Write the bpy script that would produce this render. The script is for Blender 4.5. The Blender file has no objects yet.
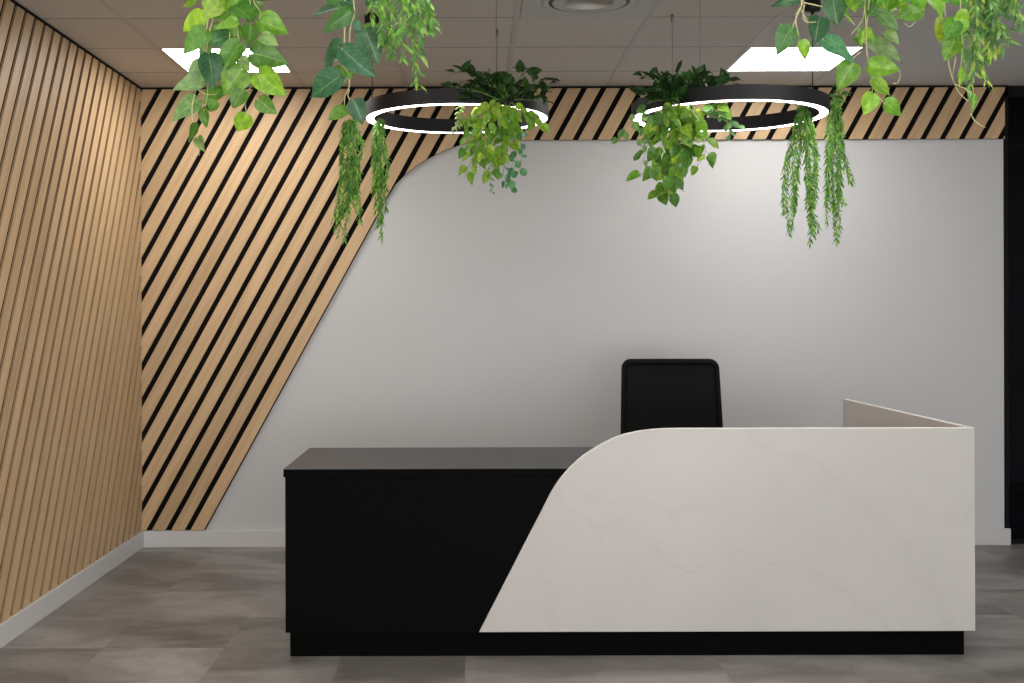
import bpy, bmesh, math, random
from mathutils import Vector, Matrix, noise
PI = math.pi
SC = bpy.context.scene
COL = SC.collection
F, CX, CY, ZC = 1180.0, 472.0, 314.5, 1.379      # focal length in px, vanishing point, eye height
H = 2.735                                         # ceiling height
YW = 7.03                                         # back wall
XL = -1.962                                       # face of the left wall slats
XE = 3.168                                        # right end of the back wall
SL = 0.552                                        # slope of the slats (run / rise)

def at(px, py, Y):
    return Vector(((px-CX)*Y/F, Y, ZC-(py-CY)*Y/F))

# ------------------------------------------------------------------ helpers
def mesh_obj(name, bm, mats, parent=None, smooth=False, loc=None):
    me = bpy.data.meshes.new(name)
    bm.normal_update()
    bm.to_mesh(me); bm.free()
    for m in (mats if isinstance(mats, (list, tuple)) else [mats]): me.materials.append(m)
    if smooth:
        for p in me.polygons: p.use_smooth = True
    o = bpy.data.objects.new(name, me); COL.objects.link(o)
    if loc: o.location = loc
    if parent: o.parent = parent
    return o

def tag(o, label=None, cat=None, group=None, kind=None):
    if label: o['label'] = label
    if cat: o['category'] = cat
    if group: o['group'] = group
    if kind: o['kind'] = kind
    return o

def thing(name, label, cat, loc=(0,0,0), rz=0, group=None):
    o = bpy.data.objects.new(name, None); COL.objects.link(o)
    o.empty_display_size = 0.1
    o.location = loc; o.rotation_euler = (0,0,rz)
    return tag(o, label, cat, group)

def struct(name, bm, mats, label=None, parent=None, smooth=False):
    o = mesh_obj(name, bm, mats, parent, smooth)
    if parent is None: tag(o, label, None, None, 'structure')
    return o

def box(bm, x0, x1, y0, y1, z0, z1, mi=0, bevel=0.0, seg=2):
    vs = [bm.verts.new((x,y,z)) for x in (x0,x1) for y in (y0,y1) for z in (z0,z1)]
    idx = [(0,1,3,2),(4,6,7,5),(0,4,5,1),(2,3,7,6),(0,2,6,4),(1,5,7,3)]
    fs = [bm.faces.new([vs[i] for i in f]) for f in idx]
    for f in fs: f.material_index = mi
    if bevel > 0:
        es = list({e for f in fs for e in f.edges})
        r = bmesh.ops.bevel(bm, geom=es, offset=bevel, segments=seg, affect='EDGES', profile=0.5)
        for f in r['faces']: f.material_index = mi
    return fs

def prism_xz(bm, pts, y0, y1, mi=0):
    """extrude polygon (x,z) from y0 (front) to y1"""
    a = [bm.verts.new((x,y0,z)) for x,z in pts]
    b = [bm.verts.new((x,y1,z)) for x,z in pts]
    n = len(pts); out = []
    out.append(bm.faces.new(a)); out.append(bm.faces.new(b[::-1]))
    for i in range(n):
        j = (i+1)%n
        out.append(bm.faces.new((a[i], b[i], b[j], a[j])))
    for f in out: f.material_index = mi
    return out

def tube(bm, pts, r, seg=6, mi=0, r2=None):
    pts = [Vector(p) for p in pts]
    rings = []
    up = Vector((0.31,0.17,0.93)).normalized()
    n = len(pts)
    for i,p in enumerate(pts):
        d = (pts[min(i+1,n-1)]-pts[max(i-1,0)])
        d = d.normalized() if d.length > 1e-9 else Vector((0,0,1))
        u = d.cross(up)
        if u.length < 1e-3: u = d.cross(Vector((1,0,0)))
        u.normalize(); v = d.cross(u)
        rr = r if r2 is None else r + (r2-r)*i/(n-1)
        rings.append([bm.verts.new(p + (u*math.cos(2*PI*k/seg)+v*math.sin(2*PI*k/seg))*rr) for k in range(seg)])
    for i in range(n-1):
        for k in range(seg):
            f = bm.faces.new((rings[i][k], rings[i][(k+1)%seg], rings[i+1][(k+1)%seg], rings[i+1][k]))
            f.material_index = mi; f.smooth = True
    for rg in (rings[0][::-1], rings[-1]):
        f = bm.faces.new(rg); f.material_index = mi

def lathe(bm, prof, seg=48, c=(0,0,0), mi=0, closed=False, smooth=True):
    rings = []
    for r,z in prof:
        rings.append([bm.verts.new((c[0]+r*math.cos(2*PI*k/seg), c[1]+r*math.sin(2*PI*k/seg), c[2]+z)) for k in range(seg)])
    m = len(rings)
    for i in range(m if closed else m-1):
        a, b = rings[i], rings[(i+1)%m]
        for k in range(seg):
            f = bm.faces.new((a[k], a[(k+1)%seg], b[(k+1)%seg], b[k])); f.material_index = mi; f.smooth = smooth
    if not closed:
        if prof[0][0] > 1e-6: bm.faces.new(rings[0][::-1]).material_index = mi
        if prof[-1][0] > 1e-6: bm.faces.new(rings[-1]).material_index = mi

def catmull(pts, per=6):
    P = [Vector(p) for p in pts]
    if len(P) == 2: return [P[0].lerp(P[1], i/per) for i in range(per+1)]
    out = []
    for i in range(len(P)-1):
        p0 = P[max(i-1,0)]; p1 = P[i]; p2 = P[i+1]; p3 = P[min(i+2,len(P)-1)]
        for k in range(per):
            t = k/per
            out.append(0.5*((2*p1)+(p2-p0)*t+(2*p0-5*p1+4*p2-p3)*t*t+(3*p1-p0-3*p2+p3)*t**3))
    out.append(P[-1]); return out

# ------------------------------------------------------------------ materials
def new_mat(name):
    m = bpy.data.materials.new(name); m.use_nodes = True
    nt = m.node_tree; b = nt.nodes['Principled BSDF']
    return m, nt, b

def N(nt, t, **kw):
    n = nt.nodes.new(t)
    for k,v in kw.items():
        if k in n.inputs.keys() if hasattr(n.inputs,'keys') else False: n.inputs[k].default_value = v
        else: setattr(n, k, v)
    return n

def math_n(nt, op, a, b=None, c=None, clamp=False):
    n = nt.nodes.new('ShaderNodeMath'); n.operation = op; n.use_clamp = clamp
    for i,v in enumerate((a,b,c)):
        if v is None: continue
        if isinstance(v,(int,float)): n.inputs[i].default_value = v
        else: nt.links.new(v, n.inputs[i])
    return n.outputs[0]

def mixc(nt, fac, a, b, mode='MIX'):
    n = nt.nodes.new('ShaderNodeMix'); n.data_type = 'RGBA'; n.blend_type = mode
    for s,v in ((0,fac),(6,a),(7,b)):
        if isinstance(v,(int,float)): n.inputs[s].default_value = v
        elif isinstance(v,tuple): n.inputs[s].default_value = (*v[:3],1)
        else: nt.links.new(v, n.inputs[s])
    return n.outputs[2]

def noise_n(nt, vec, scale, detail=3, rough=0.5, dist=0.0):
    n = nt.nodes.new('ShaderNodeTexNoise')
    n.inputs['Scale'].default_value = scale; n.inputs['Detail'].default_value = detail
    n.inputs['Roughness'].default_value = rough; n.inputs['Distortion'].default_value = dist
    if vec is not None: nt.links.new(vec, n.inputs['Vector'])
    return n.outputs['Fac']

def map_range(nt, v, a, b, c, d):
    n = nt.nodes.new('ShaderNodeMapRange')
    nt.links.new(v, n.inputs[0])
    for i,x in enumerate((a,b,c,d)): n.inputs[i+1].default_value = x
    return n.outputs[0]

def geo_pos(nt): return nt.nodes.new('ShaderNodeNewGeometry').outputs['Position']

def plain(name, col, rough=0.5, metal=0.0, spec=0.5, nscale=60, amt=0.06, bump=0.0):
    m, nt, b = new_mat(name)
    p = geo_pos(nt)
    n = noise_n(nt, p, nscale, 3)
    dark = tuple(c*(1-amt) for c in col); light = tuple(min(1,c*(1+amt)) for c in col)
    nt.links.new(mixc(nt, n, dark, light), b.inputs['Base Color'])
    b.inputs['Roughness'].default_value = rough; b.inputs['Metallic'].default_value = metal
    b.inputs['Specular IOR Level'].default_value = spec
    if bump:
        bn = nt.nodes.new('ShaderNodeBump'); bn.inputs['Strength'].default_value = bump; bn.inputs['Distance'].default_value = 0.002
        nt.links.new(n, bn.inputs['Height']); nt.links.new(bn.outputs[0], b.inputs['Normal'])
    return m

def emit(name, col, strength):
    m, nt, b = new_mat(name)
    b.inputs['Base Color'].default_value = (0.9,0.9,0.9,1)
    b.inputs['Emission Color'].default_value = (*col,1); b.inputs['Emission Strength'].default_value = strength
    return m

M = {}
M['plaster'] = plain('plaster_paint', (0.535,0.541,0.548), 0.85, nscale=3, amt=0.012)
M['skirting'] = plain('skirting_paint', (0.56,0.555,0.55), 0.45, amt=0.01)
M['black_trim'] = plain('black_trim', (0.005,0.005,0.005), 0.6, spec=0.12)
M['black_felt'] = plain('black_felt', (0.006,0.005,0.005), 0.95, spec=0.1, nscale=300, amt=0.3)
M['bulkhead'] = plain('bulkhead_paint', (0.56,0.545,0.535), 0.9, nscale=3, amt=0.012)
M['grid'] = plain('ceiling_grid_metal', (0.46,0.44,0.415), 0.5)
M['joint'] = plain('ceiling_joint', (0.22,0.20,0.185), 0.8)
M['diffuser_metal'] = plain('painted_diffuser', (0.47,0.48,0.46), 0.5)
M['dark_slot'] = plain('dark_slot', (0.10,0.10,0.095), 0.8)
M['lamp_black'] = plain('lamp_black', (0.009,0.009,0.010), 0.5, spec=0.25)
M['wire'] = plain('steel_wire', (0.16,0.155,0.15), 0.45, metal=0.5)
M['black_cable'] = plain('black_cable', (0.01,0.01,0.01), 0.5)
M['panel_light'] = emit('ceiling_light_emission', (1.0,0.965,0.92), 17.5)
M['ring_light'] = emit('ring_light_emission', (1.0,0.96,0.96), 9.5)
M['chair_plastic'] = plain('chair_plastic', (0.003,0.003,0.003), 0.55, spec=0.1)
M['desk_black'] = plain('desk_black_laminate', (0.0024,0.0024,0.0025), 0.65, spec=0.03, nscale=200, amt=0.1)
M['plinth_black'] = plain('plinth_black', (0.0015,0.0015,0.0015), 0.6, spec=0.03)
M['chrome'] = plain('brushed_metal', (0.5,0.5,0.5), 0.3, metal=1.0)
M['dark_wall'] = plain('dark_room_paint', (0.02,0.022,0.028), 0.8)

def mk_desk_top():
    m, nt, b = new_mat('desk_top_laminate')
    n = noise_n(nt, geo_pos(nt), 350, 2)
    nt.links.new(mixc(nt, n, (0.035,0.035,0.037), (0.05,0.05,0.052)), b.inputs['Base Color'])
    b.inputs['Roughness'].default_value = 0.5; b.inputs['Specular IOR Level'].default_value = 0.5
    return m
M['desk_top'] = mk_desk_top()

def mk_ceiling_tile():
    m, nt, b = new_mat('ceiling_tile')
    p = geo_pos(nt)
    n = noise_n(nt, p, 260, 4, 0.7); n2 = noise_n(nt, p, 2.0, 2)
    c = mixc(nt, n, (0.55,0.52,0.485), (0.63,0.60,0.565))
    nt.links.new(c, b.inputs['Base Color']); b.inputs['Roughness'].default_value = 0.95
    b.inputs['Specular IOR Level'].default_value = 0.15
    return m
M['tile'] = mk_ceiling_tile()

def mk_floor():
    m, nt, b = new_mat('floor_tiles')
    L = nt.links
    p = geo_pos(nt)
    sep = nt.nodes.new('ShaderNodeSeparateXYZ'); L.new(p, sep.inputs[0])
    u = math_n(nt,'DIVIDE', math_n(nt,'ADD',sep.outputs[0],1.53+10), 0.5)
    v = math_n(nt,'DIVIDE', math_n(nt,'SUBTRACT',sep.outputs[1],5.39-10), 0.5)
    fu = math_n(nt,'FLOOR',u); fv = math_n(nt,'FLOOR',v)
    cb = nt.nodes.new('ShaderNodeCombineXYZ'); L.new(fu, cb.inputs[0]); L.new(fv, cb.inputs[1])
    wn = nt.nodes.new('ShaderNodeTexWhiteNoise'); wn.noise_dimensions = '3D'; L.new(cb.outputs[0], wn.inputs[0])
    # per tile shifted coordinates so clouds break at the joints
    sh = nt.nodes.new('ShaderNodeVectorMath'); sh.operation = 'MULTIPLY_ADD'
    L.new(wn.outputs['Color'], sh.inputs[0]); sh.inputs[1].default_value = (9,9,9); L.new(p, sh.inputs[2])
    st = nt.nodes.new('ShaderNodeMapping'); st.inputs['Scale'].default_value = (0.75,1.5,1); L.new(sh.outputs[0], st.inputs[0])
    n1 = noise_n(nt, st.outputs[0], 1.9, 5, 0.62, 0.6)
    n2 = noise_n(nt, sh.outputs[0], 22, 4, 0.65)
    n3 = noise_n(nt, st.outputs[0], 8, 6, 0.7, 0.6)
    base = mixc(nt, map_range(nt, n1, 0.40, 0.62, 0, 1), (0.135,0.124,0.117), (0.34,0.322,0.308))
    base = mixc(nt, map_range(nt, wn.outputs['Value'], 0, 1, 0, 0.35), base, (0.185,0.172,0.163))
    tone = map_range(nt, wn.outputs['Value'], 0, 1, 0.68, 1.28)
    base = mixc(nt, 1.0, base, mixc(nt, tone, (0,0,0), (1,1,1)), 'MULTIPLY')
    base = mixc(nt, map_range(nt, n3, 0.45, 0.75, 0, 0.35), base, (0.30,0.285,0.275))
    base = mixc(nt, map_range(nt, n2, 0.35, 0.65, 0.0, 0.22), base, (0.12,0.113,0.108))
    # hairline joints
    eu = math_n(nt,'ABSOLUTE', math_n(nt,'SUBTRACT', math_n(nt,'FRACT',u), 0.5))
    ev = math_n(nt,'ABSOLUTE', math_n(nt,'SUBTRACT', math_n(nt,'FRACT',v), 0.5))
    e = math_n(nt,'GREATER_THAN', math_n(nt,'MAXIMUM',eu,ev), 0.4975)
    base = mixc(nt, math_n(nt,'MULTIPLY',e,0.15), base, (0.09,0.085,0.08))
    L.new(base, b.inputs['Base Color'])
    L.new(map_range(nt, n1, 0.2, 0.8, 0.36, 0.52), b.inputs['Roughness'])
    b.inputs['Specular IOR Level'].default_value = 0.45
    return m
M['floor'] = mk_floor()

def mk_wood(name, light, dark, rough=0.5):
    m, nt, b = new_mat(name); L = nt.links
    uv = nt.nodes.new('ShaderNodeUVMap'); uv.uv_map = 'UVMap'
    at_ = nt.nodes.new('ShaderNodeAttribute'); at_.attribute_name = 'tint'
    mp = nt.nodes.new('ShaderNodeMapping'); mp.inputs['Scale'].default_value = (1.6,34,1); L.new(uv.outputs[0], mp.inputs[0])
    n1 = noise_n(nt, mp.outputs[0], 1.0, 4, 0.55, 0.7)
    mp2 = nt.nodes.new('ShaderNodeMapping'); mp2.inputs['Scale'].default_value = (5,220,1); L.new(uv.outputs[0], mp2.inputs[0])
    n2 = noise_n(nt, mp2.outputs[0], 1.0, 3, 0.6, 0.2)
    c = mixc(nt, map_range(nt, n1, 0.3, 0.72, 0, 1), light, dark)
    c = mixc(nt, map_range(nt, n2, 0.5, 0.8, 0, 0.35), c, tuple(x*0.62 for x in dark))
    t = map_range(nt, at_.outputs['Fac'], 0, 1, 0.86, 1.12)
    c = mixc(nt, 1.0, c, mixc(nt, t, (0,0,0), (1,1,1)), 'MULTIPLY')
    L.new(c, b.inputs['Base Color']); b.inputs['Roughness'].default_value = rough
    b.inputs['Specular IOR Level'].default_value = 0.35
    bn = nt.nodes.new('ShaderNodeBump'); bn.inputs['Strength'].default_value = 0.08; bn.inputs['Distance'].default_value = 0.001
    L.new(n2, bn.inputs['Height']); L.new(bn.outputs[0], b.inputs['Normal'])
    return m
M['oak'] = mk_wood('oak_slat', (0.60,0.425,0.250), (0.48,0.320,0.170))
M['oak_edge_shaded'] = mk_wood('oak_slat_edge_shaded', (0.34,0.225,0.125), (0.25,0.155,0.08), 0.7)  # darker oak for slat sides; shade inside the gaps put into the colour

def mk_marble():
    m, nt, b = new_mat('pale_marble'); L = nt.links
    p = geo_pos(nt)
    sep = nt.nodes.new('ShaderNodeSeparateXYZ'); L.new(p, sep.inputs[0])
    big = noise_n(nt, p, 1.7, 4, 0.6, 0.3); mid = noise_n(nt, p, 5.5, 6, 0.65, 0.4); fine = noise_n(nt, p, 26, 5, 0.7)
    base = mixc(nt, map_range(nt, big, 0.3, 0.7, 0, 1), (0.415,0.408,0.392), (0.447,0.440,0.424))
    x, z = sep.outputs[0], math_n(nt,'ADD', sep.outputs[2], math_n(nt,'MULTIPLY', sep.outputs[1], 0.35))
    warp = math_n(nt,'ADD', math_n(nt,'MULTIPLY', math_n(nt,'SUBTRACT',big,0.5), 0.55), math_n(nt,'MULTIPLY', math_n(nt,'SUBTRACT',mid,0.5), 0.28))
    def vein(ax, az, c, w, k, base, mask):
        s = math_n(nt,'ADD', math_n(nt,'ADD', math_n(nt,'MULTIPLY',x,ax), math_n(nt,'MULTIPLY',z,az)), c)
        d = math_n(nt,'ABSOLUTE', math_n(nt,'ADD', s, warp))
        f = map_range(nt, d, 0, w, 1, 0)
        f = math_n(nt,'MULTIPLY', math_n(nt,'POWER', math_n(nt,'MAXIMUM',f,0.0), 1.6), map_range(nt, mask, 0.38, 0.62, 0.15, k))
        return mixc(nt, f, base, (0.36,0.345,0.325))
    # z is offset by 0.35*4.73 = 1.655
    base = vein(0.70, 0.72, -(0.70*1.62+0.72*(0.50+1.655)), 0.055, 0.30, base, fine)
    base = vein(0.30, 0.95, -(0.30*1.00+0.95*(0.40+1.655)), 0.030, 0.34, base, mid)
    base = vein(0.05, 1.00, -(0.05*0.50+1.00*(0.66+1.655)), 0.028, 0.22, base, mid)
    base = vein(0.92, 0.40, -(0.92*0.32+0.40*(0.30+1.655)), 0.030, 0.20, base, fine)
    L.new(base, b.inputs['Base Color']); b.inputs['Roughness'].default_value = 0.38
    b.inputs['Specular IOR Level'].default_value = 0.4
    return m
M['marble'] = mk_marble()
M['marble_inner_lit'] = plain('marble_inner_face_lit', (0.60,0.555,0.53), 0.35, nscale=6, amt=0.04)  # inner face of the return, its brighter light put into the colour
M['marble_edge_highlight'] = plain('marble_edge_highlight', (0.74,0.72,0.69), 0.4, amt=0.02)  # edges paler than the slab; bevel highlight painted into the colour

def mk_leaf(name, rough=0.34):
    m, nt, b = new_mat(name); L = nt.links
    a = nt.nodes.new('ShaderNodeAttribute'); a.attribute_name = 'leafcol'
    uv = nt.nodes.new('ShaderNodeUVMap'); uv.uv_map = 'UVMap'
    sep = nt.nodes.new('ShaderNodeSeparateXYZ'); L.new(uv.outputs[0], sep.inputs[0])
    # u across (-1..1 stored 0..1), v along. midrib and side veins
    du = math_n(nt,'ABSOLUTE', math_n(nt,'SUBTRACT', sep.outputs[0], 0.5))
    rib = map_range(nt, du, 0.0, 0.035, 1, 0)
    sv = math_n(nt,'SINE', math_n(nt,'MULTIPLY', math_n(nt,'SUBTRACT', sep.outputs[1], math_n(nt,'MULTIPLY',du,0.55)), 46))
    svm = map_range(nt, sv, 0.75, 1.0, 0, 0.22)
    v = math_n(nt,'MAXIMUM', rib, svm)
    n = noise_n(nt, geo_pos(nt), 70, 3, 0.6)
    c = mixc(nt, map_range(nt, n, 0.38, 0.60, 0, 0.75), a.outputs['Color'], mixc(nt, 1.0, a.outputs['Color'], (0.42,0.55,0.55), 'MULTIPLY'))
    c = mixc(nt, math_n(nt,'MULTIPLY', v, 0.28), c, (0.55,0.72,0.25))
    L.new(c, b.inputs['Base Color']); b.inputs['Roughness'].default_value = rough
    b.inputs['Specular IOR Level'].default_value = 0.4
    tr = nt.nodes.new('ShaderNodeBsdfTranslucent')
    L.new(mixc(nt, 1.0, c, (1.1,1.05,0.5), 'MULTIPLY'), tr.inputs[0])
    mx = nt.nodes.new('ShaderNodeMixShader'); mx.inputs[0].default_value = 0.38
    L.new(b.outputs[0], mx.inputs[1]); L.new(tr.outputs[0], mx.inputs[2])
    L.new(mx.outputs[0], nt.nodes['Material Output'].inputs[0])
    return m
M['leaf'] = mk_leaf('leaf')
M['stem'] = plain('stem', (0.42,0.40,0.20), 0.6)
M['stem_green'] = plain('stem_green', (0.16,0.27,0.06), 0.6)

def mk_glass():
    m, nt, b = new_mat('dark_glass'); L = nt.links
    b.inputs['Base Color'].default_value = (0.012,0.014,0.018,1)
    b.inputs['Roughness'].default_value = 0.04
    tr = nt.nodes.new('ShaderNodeBsdfTransparent'); tr.inputs[0].default_value = (0.55,0.58,0.65,1)
    fr = nt.nodes.new('ShaderNodeFresnel'); fr.inputs[0].default_value = 1.45
    gl = nt.nodes.new('ShaderNodeBsdfGlossy'); gl.inputs['Roughness'].default_value = 0.02; gl.inputs['Color'].default_value = (0.3,0.32,0.36,1)
    mx = nt.nodes.new('ShaderNodeMixShader')
    L.new(fr.outputs[0], mx.inputs[0]); L.new(tr.outputs[0], mx.inputs[1]); L.new(gl.outputs[0], mx.inputs[2])
    L.new(mx.outputs[0], nt.nodes['Material Output'].inputs[0])
    return m
M['glass'] = mk_glass()

def mk_mesh_fabric():
    m, nt, b = new_mat('chair_mesh'); L = nt.links
    p = geo_pos(nt)
    mp = nt.nodes.new('ShaderNodeMapping'); mp.inputs['Scale'].default_value = (420,420,420); L.new(p, mp.inputs[0])
    ck = nt.nodes.new('ShaderNodeTexChecker'); ck.inputs['Scale'].default_value = 1.0; L.new(mp.outputs[0], ck.inputs[0])
    c = mixc(nt, ck.outputs['Fac'], (0.004,0.004,0.004), (0.008,0.008,0.0085))
    L.new(c, b.inputs['Base Color']); b.inputs['Roughness'].default_value = 0.8; b.inputs['Specular IOR Level'].default_value = 0.15
    return m
M['chair_mesh'] = mk_mesh_fabric()

# ------------------------------------------------------------------ room shell
X_R, Y_F, Y_B2 = 4.4, -3.0, 10.5         # right wall, wall behind the camera, far wall of the dark room
WL = XL - 0.022                          # plaster face of the left wall
bm = bmesh.new(); box(bm, WL-0.1, X_R+0.1, Y_F-0.1, Y_B2, -0.1, 0); struct('floor', bm, M['floor'], 'grey stone-effect square tile floor')
bm = bmesh.new(); box(bm, WL-0.1, WL, Y_F-0.1, YW+0.12, 0, H+0.1); struct('wall_left', bm, M['plaster'], 'left wall behind the oak slats')
bm = bmesh.new(); box(bm, WL, XE, YW, YW+0.12, 0, H+0.1); struct('wall_back', bm, M['plaster'], 'pale grey painted back wall')
bm = bmesh.new(); box(bm, X_R, X_R+0.1, Y_F-0.1, YW, 0, H+0.1); struct('wall_right', bm, M['plaster'], 'right wall outside the picture')
bm = bmesh.new(); box(bm, WL, X_R, Y_F-0.1, Y_F, 0, H+0.1); struct('wall_front', bm, M['plaster'], 'wall behind the viewer')
# dark room behind the glass
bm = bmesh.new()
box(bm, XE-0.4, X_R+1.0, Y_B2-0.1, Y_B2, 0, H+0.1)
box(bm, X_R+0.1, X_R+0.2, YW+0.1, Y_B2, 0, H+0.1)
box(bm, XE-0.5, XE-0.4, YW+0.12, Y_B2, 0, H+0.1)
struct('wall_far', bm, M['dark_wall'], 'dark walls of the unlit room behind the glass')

# skirting boards (rebated top)
def skirting(name, pts, label):
    bm = bmesh.new()
    for (x0,x1,y0,y1) in pts: box(bm, x0,x1,y0,y1,0.0,0.098,0,0.002,1)
    struct(name, bm, M['skirting'], label)
skirting('baseboard_back', [(WL+0.03, XE+0.03, YW-0.022, YW-0.0005)], 'white skirting board along the back wall')
skirting('baseboard_left', [(WL+0.0005, WL+0.030, Y_F+0.1, YW-0.001)], 'white skirting board along the slatted left wall')

# ceiling: grid of tiles + plasterboard bulkhead at right
GX = [0.208+0.5995*k for k in range(-3,4)]      # -1.59 .. 2.006
ROW0 = 6.583
GY = [ROW0-0.5995*k for k in range(0,16)]
GXe = [WL]+GX; GYe = [YW]+GY+[Y_F]
VENT = (GX[3], GX[4], GY[3], GY[2])
LIGHTS = [(0,0),(5,0),(0,4),(5,4),(0,8),(2,8),(5,8),(2,12),(5,12)]   # (column index in GX, row index in GY)
def is_light(x0,y1):
    return any(abs(GX[i]-x0)<0.01 and abs(GY[j]-y1)<0.01 for i,j in LIGHTS)
bm = bmesh.new()
for i in range(len(GXe)-1):
    for j in range(len(GYe)-1):
        x0,x1 = GXe[i],GXe[i+1]; y1,y0 = GYe[j],GYe[j+1]
        if is_light(x0,y1): continue
        dz = 0.0
        g = 0.003
        box(bm, x0+g, x1-g, y0+g, y1-g, H-0.001+dz, H+0.015)
box(bm, WL-0.1, GX[-1]+0.02, Y_F-0.1, YW+0.12, H+0.03, H+0.09)
struct('ceiling', bm, M['tile'], 'suspended ceiling of square beige tiles')
bm = bmesh.new()
for x in GX: box(bm, x-0.012, x+0.012, Y_F, YW, H-0.0035, H+0.012)
for y in GY: box(bm, WL, GX[-1], y-0.0035, y+0.0035, H-0.0018, H+0.012, 1)
struct('trim_1', bm, [M['grid'], M['joint']], 'metal grid bars between the ceiling tiles')
bm = bmesh.new(); box(bm, GX[-1]+0.012, X_R, Y_F, YW+0.10, H-0.002, H+0.1); struct('trim_2', bm, M['bulkhead'], 'smooth plain plaster strip of ceiling at right')
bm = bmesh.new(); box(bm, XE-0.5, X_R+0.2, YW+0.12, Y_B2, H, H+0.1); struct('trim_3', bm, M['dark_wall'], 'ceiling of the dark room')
# thin dark shadow trims where the slats meet the ceiling
bm = bmesh.new()
box(bm, WL, XE+0.02, YW-0.027, YW, H-0.014, H-0.004)
box(bm, WL, WL+0.026, Y_F, YW-0.027, H-0.012, H-0.004)
struct('trim_4', bm, M['black_trim'], 'thin black edge trim where the slats meet the ceiling')

# glass partition right of the back wall
w = thing('window_1', 'black framed dark glass partition right of the back wall', 'window', (0,0,0)); tag(w, kind='structure'); del w['category']
bm = bmesh.new()
box(bm, XE+0.0005, XE+0.028, YW-0.004, YW+0.11, 0.0, H-0.014)
box(bm, XE, X_R, YW-0.004, YW+0.06, H-0.066, H-0.002)
box(bm, XE+0.028, X_R, YW+0.02, YW+0.06, 0.0, 0.03)
mesh_obj('window_frame', bm, M['black_trim'], w)
bm = bmesh.new(); box(bm, XE+0.028, X_R, YW+0.035, YW+0.043, 0.03, H-0.066); mesh_obj('pane', bm, M['glass'], w)

# ------------------------------------------------------------------ ceiling lights
for k,(i,j) in enumerate(LIGHTS):
    x0,x1,y1,y0 = GX[i]+0.012, GX[i]+0.5875, GY[j]-0.005, GY[j]-0.5945
    lab = None
    if k == 0: lab = 'square ceiling light panel at left, above the diagonal slats and half behind leaves'
    elif k == 1: lab = 'square ceiling light panel at right, above the right-hand ring lamp'
    else: lab = 'square ceiling light panel nearer the viewer, out of the picture'
    t = thing('ceiling_light', lab, 'ceiling light', ((x0+x1)/2,(y0+y1)/2,H), 0, 'square ceiling light panels')
    cx,cy = t.location.x, t.location.y
    bm = bmesh.new()
    fr = 0.006
    for a in ((x0,x1,y0,y0+fr),(x0,x1,y1-fr,y1),(x0,x0+fr,y0,y1),(x1-fr,x1,y0,y1)):
        box(bm, a[0]-cx,a[1]-cx,a[2]-cy,a[3]-cy,-0.004,0.02)
    mesh_obj('frame', bm, M['grid'], t)
    bm = bmesh.new(); box(bm, x0+fr-cx,x1-fr-cx,y0+fr-cy,y1-fr-cy,-0.001,0.01); mesh_obj('diffuser', bm, M['panel_light'], t)

# round ceiling air diffuser
x0,x1,y0,y1 = VENT
t = thing('air_diffuser', 'round ceiling air diffuser in a square plate at the top edge of the picture', 'air vent', ((x0+x1)/2,(y0+y1)/2,H))
bm = bmesh.new(); hx=(x1-x0)/2-0.014; hy=(y1-y0)/2-0.006
box(bm, -hx,hx,-hy,hy,-0.010,-0.0025,0,0.002,1); mesh_obj('plate', bm, M['diffuser_metal'], t)
bm = bmesh.new()
lathe(bm, [(0.200,-0.010),(0.208,-0.012),(0.200,-0.015),(0.180,-0.014),(0.172,-0.011)], 64); mesh_obj('outer_ring', bm, M['diffuser_metal'], t, True)
bm = bmesh.new()
lathe(bm, [(0.160,-0.016),(0.152,-0.018),(0.06,-0.014),(0.055,-0.0135)], 64)
mesh_obj('cone', bm, M['diffuser_metal'], t, True)
bm = bmesh.new(); lathe(bm, [(0.0,-0.0125),(0.175,-0.0125),(0.175,-0.011),(0.0,-0.011)], 64); mesh_obj('throat', bm, M['dark_slot'], t, True)

# ------------------------------------------------------------------ slat cladding
def clip_poly(poly, a, b, c):
    """keep a*x+b*z<=c"""
    out = []
    n = len(poly)
    for i in range(n):
        p,q = poly[i], poly[(i+1)%n]
        dp = a*p[0]+b*p[1]-c; dq = a*q[0]+b*q[1]-c
        if dp <= 0: out.append(p)
        if (dp < 0 < dq) or (dq < 0 < dp):
            t = dp/(dp-dq); out.append((p[0]+(q[0]-p[0])*t, p[1]+(q[1]-p[1])*t))
    return out

def slat_mesh(polys, to3, depth_vec, seed):
    """polys: list of (polygon in (s,z), slat index); to3(s,z) -> 3D face point; depth_vec: towards wall"""
    rnd = random.Random(seed)
    bm = bmesh.new(); uvl = bm.loops.layers.uv.new('UVMap'); tl = bm.loops.layers.float_color.new('tint')
    tints = {}
    ca, sa = math.cos(math.atan(SL)), math.sin(math.atan(SL))
    for poly,k in polys:
        if len(poly) < 3: continue
        if k not in tints: tints[k] = (rnd.random(), rnd.random()*50)
        tv, off = tints[k]
        a = [bm.verts.new(to3(*p)) for p in poly]
        b = [bm.verts.new(Vector(to3(*p))+depth_vec) for p in poly]
        fs = [(bm.faces.new(a), 0, list(poly))]
        n = len(poly)
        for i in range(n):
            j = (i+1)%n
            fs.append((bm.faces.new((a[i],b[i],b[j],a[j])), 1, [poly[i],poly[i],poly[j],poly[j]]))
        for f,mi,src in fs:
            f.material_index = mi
            for lp,(s,z) in zip(f.loops, src):
                lp[uvl].uv = ((s*sa+z*ca)+off, (s*ca-z*sa)+off*1.7)
                lp[tl] = (tv,tv,tv,1)
    bmesh.ops.recalc_face_normals(bm, faces=bm.faces)
    return bm

PX = YW/F
PITCH = 19.26*PX; GAP = 5.9*PX
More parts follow.
